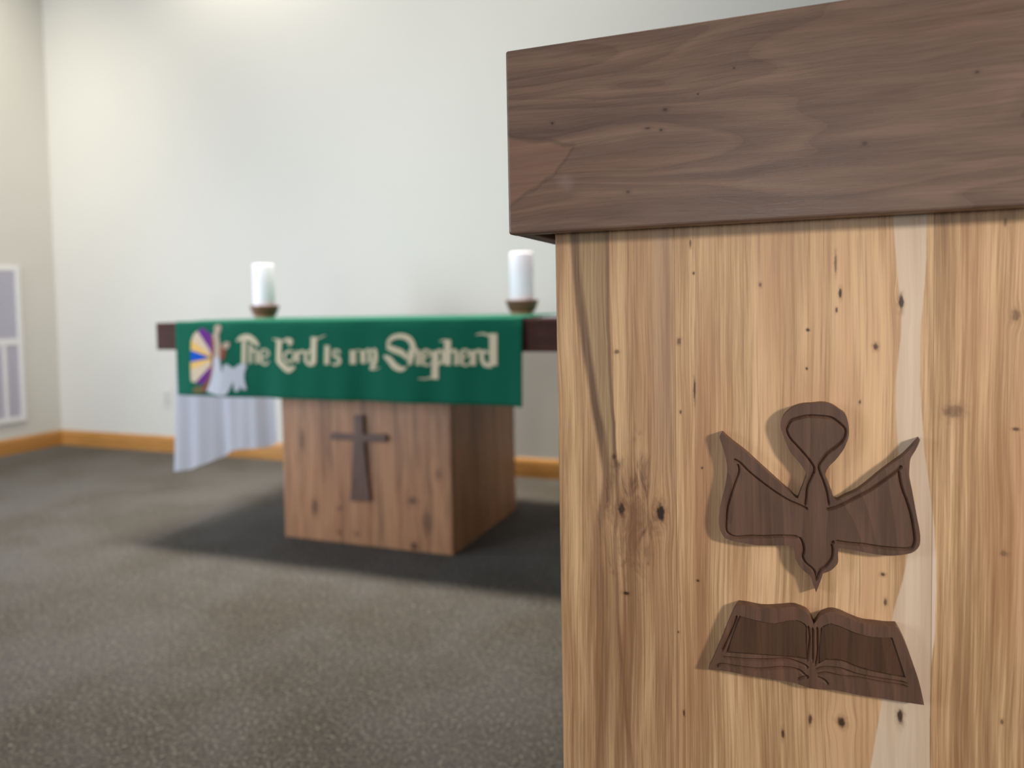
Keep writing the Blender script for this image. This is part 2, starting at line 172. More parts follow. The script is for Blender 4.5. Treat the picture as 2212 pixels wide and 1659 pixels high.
# ------------------------------------------------------------------ node helpers
def lin(r, g, b, a=1):
    f = lambda c: (c/255/12.92) if c/255 <= .04045 else ((c/255+.055)/1.055)**2.4
    return (f(r), f(g), f(b), a)
class NB:
    def __init__(s, name):
        s.m = bpy.data.materials.new(name); s.m.use_nodes = True; s.t = s.m.node_tree; s.n = s.t.nodes
        s.b = s.n['Principled BSDF']
        tc = s.n.new('ShaderNodeTexCoord'); sep = s.n.new('ShaderNodeSeparateXYZ'); s.t.links.new(tc.outputs['Object'], sep.inputs[0])
        s.obj = tc.outputs['Object']; s.x, s.y, s.z = sep.outputs
    def put(s, inp, v):
        if isinstance(v, bpy.types.NodeSocket): s.t.links.new(v, inp)
        else: inp.default_value = v
    def M(s, op, a, b=0, c=None, clamp=False):
        n = s.n.new('ShaderNodeMath'); n.operation = op; n.use_clamp = clamp
        s.put(n.inputs[0], a); s.put(n.inputs[1], b)
        if c is not None: s.put(n.inputs[2], c)
        return n.outputs[0]
    def add(s, a, b): return s.M('ADD', a, b)
    def sub(s, a, b): return s.M('SUBTRACT', a, b)
    def mul(s, a, b): return s.M('MULTIPLY', a, b)
    def vec(s, x, y, z=0):
        n = s.n.new('ShaderNodeCombineXYZ')
        for i, v in enumerate((x, y, z)): s.put(n.inputs[i], v)
        return n.outputs[0]
    def noise(s, v, scale=1, detail=3, rough=.5, dist=0):
        n = s.n.new('ShaderNodeTexNoise'); s.put(n.inputs['Vector'], v)
        n.inputs['Scale'].default_value = scale; n.inputs['Detail'].default_value = detail; n.inputs['Roughness'].default_value = rough; n.inputs['Distortion'].default_value = dist
        return n.outputs['Fac']
    def voronoi(s, v, scale):
        n = s.n.new('ShaderNodeTexVoronoi'); s.put(n.inputs['Vector'], v); n.inputs['Scale'].default_value = scale
        return n.outputs['Distance']
    def rng(s, v, a, b, c=0, d=1, smooth=True):
        n = s.n.new('ShaderNodeMapRange'); n.interpolation_type = 'SMOOTHSTEP' if smooth else 'LINEAR'
        s.put(n.inputs[0], v); s.put(n.inputs[1], a); s.put(n.inputs[2], b); s.put(n.inputs[3], c); s.put(n.inputs[4], d)
        return n.outputs[0]
    def mix(s, f, a, b, mode='MIX'):
        n = s.n.new('ShaderNodeMix'); n.data_type = 'RGBA'; n.blend_type = mode
        s.put(n.inputs[0], f); s.put(n.inputs[6], a); s.put(n.inputs[7], b)
        return n.outputs[2]
    def ramp(s, f, stops):
        n = s.n.new('ShaderNodeValToRGB'); s.put(n.inputs[0], f); e = n.color_ramp.elements
        while len(e) > 1: e.remove(e[-1])
        e[0].position = stops[0][0]; e[0].color = stops[0][1]
        for p, c in stops[1:]:
            k = e.new(p); k.color = c
        return n.outputs[0]
    def curve(s, v, pts, lo, hi, zlo, zhi):
        """pts (x, z): returns x as a function of z"""
        n = s.n.new('ShaderNodeFloatCurve'); c = n.mapping.curves[0]
        q = sorted(((z-zlo)/(zhi-zlo), (x-lo)/(hi-lo)) for x, z in pts)
        q = [p for p in q if 0 <= p[0] <= 1]
        c.points[0].location = q[0]; c.points[1].location = q[-1]
        for p in q[1:-1]: c.points.new(*p)
        n.mapping.update()
        s.put(n.inputs['Value'], s.rng(v, zlo, zhi, 0, 1, False))
        return s.add(s.mul(n.outputs[0], hi-lo), lo)
    def bump(s, h, strength=.3, dist=.001):
        n = s.n.new('ShaderNodeBump'); s.put(n.inputs['Height'], h); n.inputs['Strength'].default_value = strength; n.inputs['Distance'].default_value = dist
        s.t.links.new(n.outputs[0], s.b.inputs['Normal'])
    def done(s, col, rough=.5, spec=.5, coat=0, coat_r=.1, sheen=0):
        s.put(s.b.inputs['Base Color'], col); s.put(s.b.inputs['Roughness'], rough); s.b.inputs['Specular IOR Level'].default_value = spec
        s.b.inputs['Coat Weight'].default_value = coat; s.b.inputs['Coat Roughness'].default_value = coat_r
        s.b.inputs['Sheen Weight'].default_value = sheen
        return s.m
def plain(name, c, rough=.6, spec=.4, sheen=0):
    b = NB(name); n = b.noise(b.obj, 60, 4, .6)
    return b.done(b.mix(n, tuple(x*.93 for x in c[:3])+(1,), tuple(min(1, x*1.06) for x in c[:3])+(1,)), rough, spec, sheen=sheen)

def ellipse_mask(b, u, v, ku, kv, a, c, inner=.35, wob=None):
    dx = b.mul(b.sub(u, ku), 1/a); dz = b.mul(b.sub(v, kv), 1/c)
    r = b.M('SQRT', b.add(b.mul(dx, dx), b.mul(dz, dz)))
    if wob is not None: r = b.add(r, wob)
    return b.rng(r, inner, 1.25, 1, 0)

# ---- pale hickory with knots, a grey streak and a pale sapwood strip
def hickory(name, off, knots, px, front_y, seams, light=(228, 188, 144), dark=(150, 112, 78), features=True, seed=0., tone=(1, 1, 1)):
    ox, oz = off
    b = NB(name)
    u0 = b.add(b.x, b.mul(b.sub(b.y, front_y), .93)); z = b.z
    wl = b.noise(b.vec(b.mul(u0, 5), b.mul(z, 2.6), seed), 1, 2, .5)
    u = b.add(u0, b.mul(b.sub(wl, .5), .018))
    for (kx, kz), a, c, s_ in [k for k in sorted(knots, key=lambda k: -k[1]*k[2])[:7] if k[3] > .46 or not features]:
        kx, kz = kx-ox, kz-oz; A = max(a, 5)*px*3.2; C = max(c, 8)*px*3.0
        dx = b.mul(b.sub(u0, kx), 1/A); dz = b.mul(b.sub(z, kz), 1/C)
        g = b.M('EXPONENT', b.mul(b.add(b.mul(dx, dx), b.mul(dz, dz)), -1))
        u = b.sub(u, b.mul(b.mul(b.sub(u0, kx), g), .72*s_))
        u = b.add(u, b.mul(b.mul(g, b.sub(b.noise(b.vec(b.mul(u0, 40), b.mul(z, 25), seed+3), 1, 2), .5)), .016))
    pl = None
    for i, sx in enumerate(seams):
        st = b.rng(u0, sx-ox-.0003, sx-ox+.0003, 0, 1, False); pl = st if pl is None else b.add(pl, st)
    off_ = b.mul(pl, 3.7) if pl is not None else 0
    big = b.noise(b.vec(b.mul(u, 16), b.mul(z, .9), b.add(off_, seed+1)), 1, 3, .55)
    mid = b.noise(b.vec(b.mul(u, 75), b.mul(z, 2.2), b.add(off_, seed+2)), 1, 4, .6)
    fine = b.noise(b.vec(b.mul(u, 520), b.mul(z, 9), b.add(off_, seed+5)), 1, 4, .65)
    pore = b.noise(b.vec(b.mul(u, 900), b.mul(z, 28), seed+9), 1, 2, .6)
    f = b.add(b.add(b.mul(big, .45), b.mul(mid, .62)), b.mul(fine, .52))
    f = b.rng(f, .56, 1.02, 0, 1, False)
    col = b.ramp(f, [(0, lin(*dark)), (.35, lin(*[int(d+(l-d)*.48) for d, l in zip(dark, light)])), (.68, lin(*light)), (1, lin(*[min(255, int(l*1.08)) for l in light]))])
    # redder / yellower drift
    dr = b.noise(b.vec(b.mul(u, 24), b.mul(z, 3), seed+13), 1, 2, .5)
    col = b.mix(b.mul(b.rng(dr, .4, .65), .38), col, lin(178, 124, 90))
    # thin dark grain lines
    ln = b.noise(b.vec(b.mul(u, 210), b.mul(z, 3.2), b.add(off_, seed+21)), 1, 3, .7)
    col = b.mix(b.mul(b.rng(ln, .66, .74), .42), col, lin(96, 62, 38))
    col = b.mix(b.mul(b.rng(pore, .70, .78), .35), col, lin(90, 60, 40))
    if features:
        lp = b.rng(u0, seams[0]-ox-.0004, seams[0]-ox+.0004, 1, 0, False)
        col = b.mix(b.mul(lp, .30), col, b.ramp(b.rng(f, .2, .9, 0, 1, False), [(0, lin(128, 90, 64)), (1, lin(204, 166, 124))]))
        vio = b.mul(b.rng(b.M('ABSOLUTE', b.sub(u0, seams[0]-.012-ox)), .002, .016, 1, 0), b.rng(z, .80-oz, .90-oz))
        col = b.mix(b.mul(vio, .35), col, lin(168, 140, 124))
        zs = [p[1]-oz for p in STREAK_L]; zlo, zhi = min(zs), max(zs)
        sh = lambda P: [(p[0]-ox, p[1]-oz) for p in P]
        jig = b.mul(b.sub(b.noise(b.vec(b.mul(u0, 30), b.mul(z, 14), 1), 1, 3), .5), .006)
        ux = b.add(u0, jig)
        L = b.curve(z, sh(STREAK_L), -.3-ox, .3-ox, zlo, zhi); R = b.curve(z, sh(STREAK_R), -.3-ox, .3-ox, zlo, zhi)
        mk = b.mul(b.rng(b.sub(ux, L), -.0012, .0012), b.rng(b.sub(R, ux), -.0012, .0012))
        fade = b.rng(z, .76-oz, .87-oz)
        col = b.mix(b.mul(b.mul(mk, .72), b.add(b.mul(fade, .8), .2)), col, b.ramp(fine, [(.3, lin(140, 116, 84)), (.7, lin(178, 152, 114))]))
        dl = b.add(b.rng(b.M('ABSOLUTE', b.add(b.sub(ux, L), .004)), .0018, .0075, 1, 0), b.rng(b.M('ABSOLUTE', b.sub(ux, R)), .0005, .0030, 1, 0))
        dl = b.mul(dl, b.rng(mid, .3, .6, .45, 1))
        col = b.mix(b.mul(b.mul(dl, .92), b.add(b.mul(fade, .45), .55)), col, lin(92, 66, 52))
        zs = [p[1]-oz for p in PALE_L]; zlo2, zhi2 = min(zs), max(zs)
        jg2 = b.add(u0, b.mul(b.sub(b.noise(b.vec(0, b.mul(z, 30), 4), 1, 3), .5), .003))
        L2 = b.curve(z, sh(PALE_L), -.3-ox, .3-ox, zlo2, zhi2); R2 = b.curve(z, sh(PALE_R), -.3-ox, .3-ox, zlo2, zhi2)
        mp = b.mul(b.rng(b.sub(jg2, L2), -.001, .001), b.rng(b.sub(R2, jg2), -.0007, .0007))
        col = b.mix(b.mul(mp, .85), col, b.ramp(mid, [(.3, lin(216, 190, 164)), (.7, lin(238, 218, 196))]))
        # brown heart area round the two big knots
        sw = b.noise(b.vec(b.mul(u, 60), b.mul(z, 22), 3), 1, 4, .65, 1.2)
        hm = ellipse_mask(b, u0, z, KNOTS[0][0][0]+.010-ox, KNOTS[0][0][1]-.006-oz, .032, .068, .05, b.mul(b.sub(sw, .5), 2.6))
        col = b.mix(b.mul(hm, .8), col, b.ramp(sw, [(.35, lin(86, 54, 40)), (.6, lin(150, 108, 78))]))
        hm2 = ellipse_mask(b, u0, z, KNOTS[0][0][0]-.004-ox, KNOTS[0][0][1]-.15-oz, .022, .14, .05, b.mul(b.sub(mid, .5), 3.2))
        col = b.mix(b.mul(hm2, .5), col, lin(124, 86, 58))
    for i, sx in enumerate(seams):
        m_ = b.rng(b.M('ABSOLUTE', b.sub(u0, sx-ox)), .0001, .0006, 1, 0)
        col = b.mix(b.mul(m_, .45), col, lin(80, 55, 38))
    wob = b.mul(b.sub(b.noise(b.vec(b.mul(u0, 230), b.mul(z, 180), 0), 1, 2), .5), 1.1)
    for (kx, kz), a, c, s_ in knots:
        a_ = max(a, 2.2)*px*1.15; c_ = max(c, 3)*px*1.15
        m_ = ellipse_mask(b, u0, z, kx-ox, kz-oz, a_*1.9, c_*1.7, .3, wob)
        col = b.mix(b.mul(m_, .45*s_), col, lin(120, 80, 54))
        m_ = ellipse_mask(b, u0, z, kx-ox, kz-oz, a_, c_, .45, wob)
        col = b.mix(b.mul(m_, s_), col, lin(52, 32, 26))
    if tone != (1, 1, 1): col = b.mix(1., col, tone+(1,), 'MULTIPLY')
    b.bump(b.add(b.mul(fine, .6), b.mul(mid, 1.2)), .45, .0006)
    return b.done(col, b.rng(fine, .3, .7, .34, .46), .5)

# ---- walnut; axis 'x' = grain along x, 'z' = grain upright
def walnut(name, axis='x', base=(104, 80, 68), seed=0., wav=.045, edge_k=.24, knots=(), off=(0, 0), rough=.42, px=.00045):
    b = NB(name)
    a, c = (b.x, b.z) if axis == 'x' else (b.z, b.x)
    a = b.add(a, b.mul(b.y, .37)); c = b.add(c, b.mul(b.y, .61))
    wv = b.noise(b.vec(b.mul(a, 2.6), b.mul(c, 12), seed), 1, 3, .5)
    v = b.add(c, b.mul(b.sub(wv, .5), wav))
    fld = b.noise(b.vec(b.mul(a, 1.7), b.mul(v, 11), seed+4), 1, 1.5, .4)
    fr = b.M('FRACT', b.mul(fld, 17))
    band = b.rng(fr, .0, 1., 0, 1, False)
    edge = b.rng(fr, .86, .99, 0, 1)
    fine = b.noise(b.vec(b.mul(a, 16), b.mul(v, 430), seed+2), 1, 4, .65)
    mid = b.noise(b.vec(b.mul(a, 5), b.mul(v, 60), seed+3), 1, 4, .6)
    pore = b.noise(b.vec(b.mul(a, 60), b.mul(v, 1100), seed+8), 1, 2, .6)
    f = b.add(b.add(b.mul(mid, .6), b.mul(fine, .3)), b.mul(band, .16))
    f = b.rng(f, .3, .75, 0, 1, False)
    B = lambda k: lin(*[max(0, min(255, q*k)) for q in base])
    col = b.ramp(f, [(0, B(.76)), (.5, B(.98)), (1, B(1.2))])
    col = b.mix(b.mul(edge, edge_k), col, B(.68))
    dr = b.noise(b.vec(b.mul(a, 5), b.mul(v, 14), seed+11), 1, 2, .5)
    col = b.mix(b.mul(b.rng(dr, .52, .72), .3), col, lin(base[0]*1.1, base[1]*.97, base[2]*.9))
    col = b.mix(b.mul(b.rng(pore, .64, .76), .5), col, B(.6))
    for (kx, kz), p, q, s_ in knots:
        col = b.mix(b.mul(ellipse_mask(b, b.x, b.z, kx-off[0], kz-off[1], p*px*2.2, q*px*2.2, .2), .5*s_), col, B(.62))
        col = b.mix(b.mul(ellipse_mask(b, b.x, b.z, kx-off[0], kz-off[1], p*px*.9, q*px*.9, .4), s_), col, B(.28))
    if knots:
        zu = b.rng(b.x, -.282-off[0], -.209-off[0], 1.172, 1.155, False); zl = b.rng(b.x, -.282-off[0], -.232-off[0], 1.098, 1.127, False); zl = b.add(zl, b.rng(b.x, -.232-off[0], -.209-off[0], 0, .028, False))
        wz = b.add(b.z, b.mul(b.sub(b.noise(b.vec(b.mul(b.x, 40), b.mul(b.z, 30), 2), 1, 3), .5), .010))
        mk = b.mul(b.rng(b.sub(zu, wz), -.0012, .0012), b.rng(b.sub(wz, zl), -.0012, .0012))
        mk = b.mul(mk, b.rng(b.x, -.211-off[0], -.209-off[0], 1, 0))
        ed = b.mul(b.rng(b.x, -.211-off[0], -.205-off[0], 1, 0), b.M('MAXIMUM', b.rng(b.M('ABSOLUTE', b.sub(zu, wz)), .0006, .004, 1, 0), b.rng(b.M('ABSOLUTE', b.sub(wz, zl)), .0006, .004, 1, 0)))
        col = b.mix(b.mul(mk, .45), col, lin(142, 104, 84)); col = b.mix(b.mul(ed, .4), col, B(.66))
        col = b.mix(b.mul(ellipse_mask(b, b.x, wz, -.219-off[0], 1.119, .011, .010, .1), .35), col, lin(156, 132, 128))
    b.bump(b.add(fine, pore), .3, .0004)
    return b.done(col, b.rng(fine, .3, .7, rough-.04, rough+.08), .5)

def wall_mat():
    b = NB('painted_wall'); n = b.noise(b.obj, 130, 3, .6); n2 = b.noise(b.obj, 1.3, 2)
    b.bump(n, .25, .0012)
    return b.done(b.mix(n2, lin(204, 202, 196), lin(208, 206, 200)), .62, .25)
def carpet_mat():
    b = NB('loop_carpet')
    wv = b.noise(b.obj, 40, 2)
    p = b.vec(b.add(b.x, b.mul(wv, .02)), b.add(b.y, b.mul(wv, .02)), 0)
    d = b.voronoi(p, 135); n = b.noise(p, 300, 3, .7); n2 = b.noise(b.obj, 105, 3, .65); big = b.noise(b.obj, 2.2, 2)
    f = b.add(b.mul(n2, .75), b.mul(n, .5))
    col = b.ramp(b.rng(f, .44, .82, 0, 1, False), [(0, lin(27, 24, 21)), (.42, lin(69, 63, 56)), (.7, lin(98, 91, 80)), (1, lin(168, 159, 143))])
    col = b.mix(b.mul(b.rng(d, .35, .75), .6), col, lin(52, 48, 44))
    col = b.mix(b.mul(b.rng(big, .35, .65), .16), col, lin(118, 118, 120))
    b.bump(b.add(b.mul(d, -1), b.mul(n2, .7)), .7, .004)
    return b.done(col, .95, .1, sheen=.05)
def oak_trim():
    b = NB('golden_trim_wood'); a = b.add(b.x, b.y)
    n = b.noise(b.vec(b.mul(a, 2.5), b.mul(b.z, 90)), 1, 4, .6)
    return b.done(b.ramp(b.rng(n, .3, .7, 0, 1, False), [(0, lin(138, 92, 42)), (.5, lin(174, 122, 62)), (1, lin(200, 150, 88))]), .4, .5)

M_wall, M_carpet, M_trim = wall_mat(), carpet_mat(), oak_trim()

# ------------------------------------------------------------------ the room
WALL_Y, WALL_X, HB = 3.9912, -5.2597, .113
struct = lambda o, l=None: setp(o, l, None, None, 'structure')
struct(mesh('floor', box(WALL_X-.2, 3.2, -3.5, WALL_Y+.2, -.1, 0), M_carpet), 'grey-brown looped carpet floor')
struct(mesh('wall_back', box(WALL_X-.2, 3.2, WALL_Y, WALL_Y+.15, -.1, 4.3), M_wall), 'plain off-white back wall behind the altar')
struct(mesh('wall_left', box(WALL_X-.2, WALL_X, -3.5, WALL_Y, -.1, 4.3), M_wall), 'plain off-white left side wall')
def baseboard(L, rot):
    bm = bmesh.new()
    prof = [(0, 0), (.018, 0), (.018, .055), (.0165, .060), (.0165, .085), (.013, .098), (.008, .108), (.004, HB), (0, HB)]
    rings = [[bm.verts.new((x, p, z)) for p, z in prof] for x in (0, L)]
    n = len(prof)
    for i in range(n): bm.faces.new((rings[0][i], rings[0][(i+1) % n], rings[1][(i+1) % n], rings[1][i]))
    bm.faces.new(rings[0]); bm.faces.new(rings[1][::-1])
    bmesh.ops.rotate(bm, verts=bm.verts, cent=(0, 0, 0), matrix=Matrix.Rotation(rot, 3, 'Z'))
    return bm
sx = -3.469
struct(mesh('baseboard_back', baseboard(sx-WALL_X-.001, math.pi), M_trim, loc=(sx-.001, WALL_Y, 0)), 'golden wood baseboard under the back wall, left length')
struct(mesh('baseboard_back', baseboard(3.2-sx, math.pi), M_trim, loc=(3.2, WALL_Y, 0)), 'golden wood baseboard under the back wall, length behind the altar')
struct(mesh('baseboard_left', baseboard(WALL_Y-.018+3.5, -math.pi/2), M_trim, loc=(WALL_X, WALL_Y-.018, 0)), 'golden wood baseboard under the left wall')

# return-air grille on the left wall
M_white = plain('white_enamel', lin(226, 226, 228), .4)
M_lilac = plain('grille_slat_paint', lin(222, 220, 232), .5)
M_dark = plain('grille_duct_dark', lin(200, 198, 212), .8)
gr = empty('wall_vent_grille', (WALL_X, 3.315, .225), 'tall white louvred vent grille low on the left wall', 'vent')
GW, GH = .40, 1.12
bm = bmesh.new()
for a in ((-GW, -GW+.035, 0, GH), (GW-.035, GW, 0, GH), (-GW+.035, GW-.035, 0, .035), (-GW+.035, GW-.035, GH-.035, GH), (-GW+.035, GW-.035, .555, .60)):
    add_box(bm, 0, .014, a[0], a[1], a[2], a[3], .002, 1)
mesh('frame', bm, M_white, gr)
mesh('backing', box(.0005, .002, -GW+.03, GW-.03, .03, GH-.03), M_dark, gr)
bm = bmesh.new()
for z0, z1 in ((.04, .55), (.605, GH-.04)):
    k = int((z1-z0)/.017)
    for i in range(k):
        z = z0+(i+.5)*(z1-z0)/k
        v = [bm.verts.new(p) for p in ((.003, -GW+.036, z-.005), (.011, -GW+.036, z+.005), (.0125, -GW+.036, z+.004), (.0045, -GW+.036, z-.006), (.003, GW-.036, z-.005), (.011, GW-.036, z+.005), (.0125, GW-.036, z+.004), (.0045, GW-.036, z-.006))]
        for q in ((0, 1, 5, 4), (1, 2, 6, 5), (2, 3, 7, 6), (3, 0, 4, 7), (3, 2, 1, 0), (4, 5, 6, 7)): bm.faces.new([v[j] for j in q])
mesh('louvres', bm, M_lilac, gr)
mesh('mullion', box(.001, .013, .25, .275, .035, .556, .002, 1), M_white, gr)

# wall outlet on the back wall
ol = empty('wall_outlet', (-4.187, WALL_Y, .392), 'small off-white wall outlet on the back wall left of the altar', 'outlet')
mesh('cover_plate', box(-.036, .036, -.006, 0, -.058, .058, .003), plain('outlet_plastic', lin(205, 203, 198), .4), ol)
for dz in (-.021, .021):
    bm = box(-.017, .017, -.0085, -.006, dz-.014, dz+.014, .001, 1)
    s_ = mesh('socket', bm, plain('socket_plastic', lin(188, 186, 182), .4), ol)
    bm = bmesh.new()
    for dx in (-.007, .007): add_box(bm, dx-.0012, dx+.0012, -.009, -.0085, dz-.003, dz+.006)
    mesh('slots', bm, plain('slot_dark', lin(40, 40, 40)), s_)

# ------------------------------------------------------------------ altar
AX0, AX1, AY0, AY1 = -2.0984, -1.2817, 2.6204, 3.3278
TX0, TX1, TY0, TY1, TZ0, TZ1 = -2.5979, -.715, 2.4307, 3.46, .8334, .95
ALT = (-1.69, 2.974, 0)
altar = empty('altar', ALT, 'wooden altar table on a wide pale wood pedestal with dark walnut top', 'altar')
rel = lambda x, y, z: (x-ALT[0], y-ALT[1], z)
ped_m = hickory('altar_pedestal_wood', (ALT[0], 0), AKNOTS, .00225, AY0-ALT[1], [-1.99, -1.90, -1.77, -1.63, -1.51, -1.40], light=(170, 126, 92), dark=(98, 66, 44), features=False, seed=4.)
ped = mesh('pedestal', box(AX0-ALT[0], AX1-ALT[0], AY0-ALT[1], AY1-ALT[1], 0, TZ0-.02, .004), ped_m, altar)
M_wt = walnut('altar_top_walnut', 'x', (68, 42, 34), 6., rough=.7); M_wt.node_tree.nodes['Principled BSDF'].inputs['Specular IOR Level'].default_value = .2
bm = bmesh.new(); T = .03
x0, x1, y0, y1 = TX0-ALT[0], TX1-ALT[0], TY0-ALT[1], TY1-ALT[1]
add_box(bm, x0, x1, y0, y1, TZ1-.022, TZ1, .003)
mesh('tabletop', bm, M_wt, altar)
bm = bmesh.new(); add_box(bm, x0+.0005, x1-.0005, y0+.0005, y0+T, TZ0, TZ1-.022, .002); mesh('apron', bm, M_wt, altar)
bm = bmesh.new(); add_box(bm, x0+.0005, x1-.0005, y1-T, y1-.0005, TZ0, TZ1-.022, .002); mesh('apron', bm, M_wt, altar)
bm = bmesh.new(); add_box(bm, x0+.0005, x0+T, y0+T, y1-T, TZ0, TZ1-.022); mesh('apron', bm, M_wt, altar)
bm = bmesh.new(); add_box(bm, x1-T, x1-.0005, y0+T, y1-T, TZ0, TZ1-.022); mesh('apron', bm, M_wt, altar)
mesh('cleat', box(AX0-ALT[0]-.05, AX1-ALT[0]+.05, AY0-ALT[1]+.03, AY1-ALT[1]-.03, TZ0-.021, TZ1-.021), M_wt, altar)
M_cross = walnut('cross_walnut', 'z', (92, 66, 54), 2., rough=.45)
cr = [(p[0]-ALT[0], p[1]) for p in CROSS]
co_ = mesh('cross_emblem', prism(cr, AY0-ALT[1]-.014, AY0-ALT[1]+.0005, .0025), M_cross, altar)
setp(co_, 'dark walnut flared cross on the altar front')

# cloth fold helper: forward bulge of the hanging runner
def fold(x, z):
    d = max(0., min(1., (.95-z)/.3))
    s = .5*math.sin(x*13.5+.6)+.33*math.sin(x*24.+2.1+z*2)+.17*math.sin(x*41+1.1-z*3)
    return -(.009+.016*s)*(d**.7)-.0015
CX0, CX1, CY, CZ = -2.4773, -.8954, 2.4247, .6411
def felt(name, c):
    b = NB(name); n = b.noise(b.obj, 900, 3, .7); n2 = b.noise(b.obj, 9, 2)
    b.bump(n, .4, .0006)
    k = b.mix(n, tuple(q*.85 for q in lin(*c)[:3])+(1,), tuple(q*1.12 for q in lin(*c)[:3])+(1,))
    return b.done(k, .85, .2, sheen=.03)
M_green = felt('green_felt', (0, 91, 69)); M_linen = felt('white_linen', (214, 218, 236)); M_tan = felt('tan_felt', (206, 194, 166))
tr = M_linen.node_tree.nodes.new('ShaderNodeBsdfTranslucent'); tr.inputs[0].default_value = lin(226, 230, 244)
mx = M_linen.node_tree.nodes.new('ShaderNodeMixShader'); mx.inputs[0].default_value = .5
M_linen.node_tree.links.new(M_linen.node_tree.nodes['Principled BSDF'].outputs[0], mx.inputs[1]); M_linen.node_tree.links.new(tr.outputs[0], mx.inputs[2])
M_linen.node_tree.links.new(mx.outputs[0], M_linen.node_tree.nodes['Material Output'].inputs[0])
# linen across the table, hanging over both short ends
LX0, LX1, LY0, LY1 = TX0, TX1, 2.548, 3.185
def linen():
    bm = bmesh.new(); NY = 60; path = []
    drop = 34
    for i in range(drop): path.append((0, .292+(.945-.292)*i/drop, 1))
    path += [(0, .945, 1), (.0025, .951, 0), (.008, .9525, 0)]
    rows = []
    for j in range(NY+1):
        t = j/NY; y = LY0+(LY1-LY0)*t; row = []
        def hang(z, side):
            d = max(0, (.93-z)/.63)
            o = .004+(.012*math.sin(t*11+.4)+.007*math.sin(t*23+1.2+z*2)+.004*math.sin(t*41))*d**.8+.006*d*(1-t)**4+.006*d
            yy = y-.010*d**2*(1-t)**3+.02*d*(t-.5)
            zz = z-(.012*math.sin(t*9)+.016*(1-t)**3)*d**3
            return o, yy, zz
        for k, (dx, z, h) in enumerate(path):
            if h: o, yy, zz = hang(z, 0); row.append((LX0-o, yy, zz))
            else: row.append((LX0+dx, y, z+.0005))
        for i in range(1, 12): row.append((LX0+.01+(LX1-LX0-.02)*i/12, y, .9525))
        for dx, z, h in reversed(path):
            if h: o, yy, zz = hang(z, 1); row.append((LX1+o, yy, zz))
            else: row.append((LX1-dx, y, z+.0005))
        rows.append([bm.verts.new(p) for p in row])
    for a, b in zip(rows, rows[1:]):
        for i in range(len(a)-1): bm.faces.new((a[i], a[i+1], b[i+1], b[i]))
    return bm
lo = mesh('altar_linen', linen(), M_linen, smooth=True)
setp(lo, 'white linen cloth laid on the altar and hanging down over its left end', 'cloth')

# green runner
def runner():
    bm = bmesh.new(); NX = 170; rows = []
    zt = .9572
    ys = [3.43-(3.43-2.44)*i/14 for i in range(15)]
    prof = [(y, zt if 2.555 < y < 3.18 else .9535) for y in ys]
    prof[-1] = (2.44, .9545)
    arc = [(CY+.0085-.0095*math.sin(a), .9455+.0095*math.cos(a)) for a in [math.radians(q) for q in (15, 35, 55, 75, 90)]]
    n = 22; hang = [(CY-.001, .944-(.944-CZ)*i/n) for i in range(n+1)]
    for i in range(NX+1):
        x = CX0+(CX1-CX0)*i/NX; row = []
        for y, z in prof: row.append((x, y, z))
        for y, z in arc: row.append((x, y, z))
        for y, z in hang[1:]:
            t = (.944-z)/.3; row.append((x+.012*t*(i < 0), y+fold(x, z), z))
        rows.append([bm.verts.new(p) for p in row])
    for a, b in zip(rows, rows[1:]):
        for i in range(len(a)-1): bm.faces.new((a[i], a[i+1], b[i+1], b[i]))
    return bm
ru = empty('altar_runner', ((CX0+CX1)/2, CY, TZ1), 'green altar runner with Shepherd lettering and a robed figure hanging over the altar front', 'altar cloth')
RL = Vector(ru.location)
def rebase(o, L=RL):
    for v in o.data.vertices: v.co -= L
    return o
rc = rebase(mesh('runner_cloth', runner(), M_green, ru, smooth=True))
m = rc.modifiers.new('thick', 'SOLIDIFY'); m.thickness = .002; m.offset = 0

def applique(bm, pts, lift, th=.0012):
    """flat felt piece lying on the runner front"""
    vs = [bm.verts.new((p[0], CY-.001+fold(p[0], p[1])-.0012-lift, p[1])) for p in pts]
    f = bm.faces.new(vs); r = bmesh.ops.extrude_face_region(bm, geom=[f])
    for v in r['geom']:
        if isinstance(v, bmesh.types.BMVert): v.co.y -= th
def stroke(bm, pts, ws, lift=.0012, bevel=True):
    P = smooth_open(pts, 5); n = len(pts); k = 5
    W = []
    for i in range(n-1):
        for j in range(k): W.append(ws[i]+(ws[i+1]-ws[i])*j/k)
    W.append(ws[-1]); L, R = [], []
    for i, p in enumerate(P):
        t = P[min(i+1, len(P)-1)]-P[max(i-1, 0)]
        t.normalize(); nn = Vector((-t.y, t.x)); L.append(p+nn*W[i]/2); R.append(p-nn*W[i]/2)
    yy = lambda p: CY-.001+fold(p[0], p[1])-.0012-lift
    top = [(bm.verts.new((a.x, yy(a)-.001, a.y)), bm.verts.new((b.x, yy(b)-.001, b.y))) for a, b in zip(L, R)]
    bot = [(bm.verts.new((a.x, yy(a)+.001, a.y)), bm.verts.new((b.x, yy(b)+.001, b.y))) for a, b in zip(L, R)]
    for (a, b), (c, d), (e, f), (g, h) in zip(top, top[1:], bot, bot[1:]):
        bm.faces.new((a, b, d, c)); bm.faces.new((a, c, g, e)); bm.faces.new((b, f, h, d))
    bm.faces.new((top[0][0], bot[0][0], bot[0][1], top[0][1])); bm.faces.new((top[-1][0], top[-1][1], bot[-1][1], bot[-1][0]))
words = [('The', 0, 7), ('Lord', 7, 18), ('is', 18, 21), ('my', 21, 27), ('Shepherd', 27, len(TEXT))]
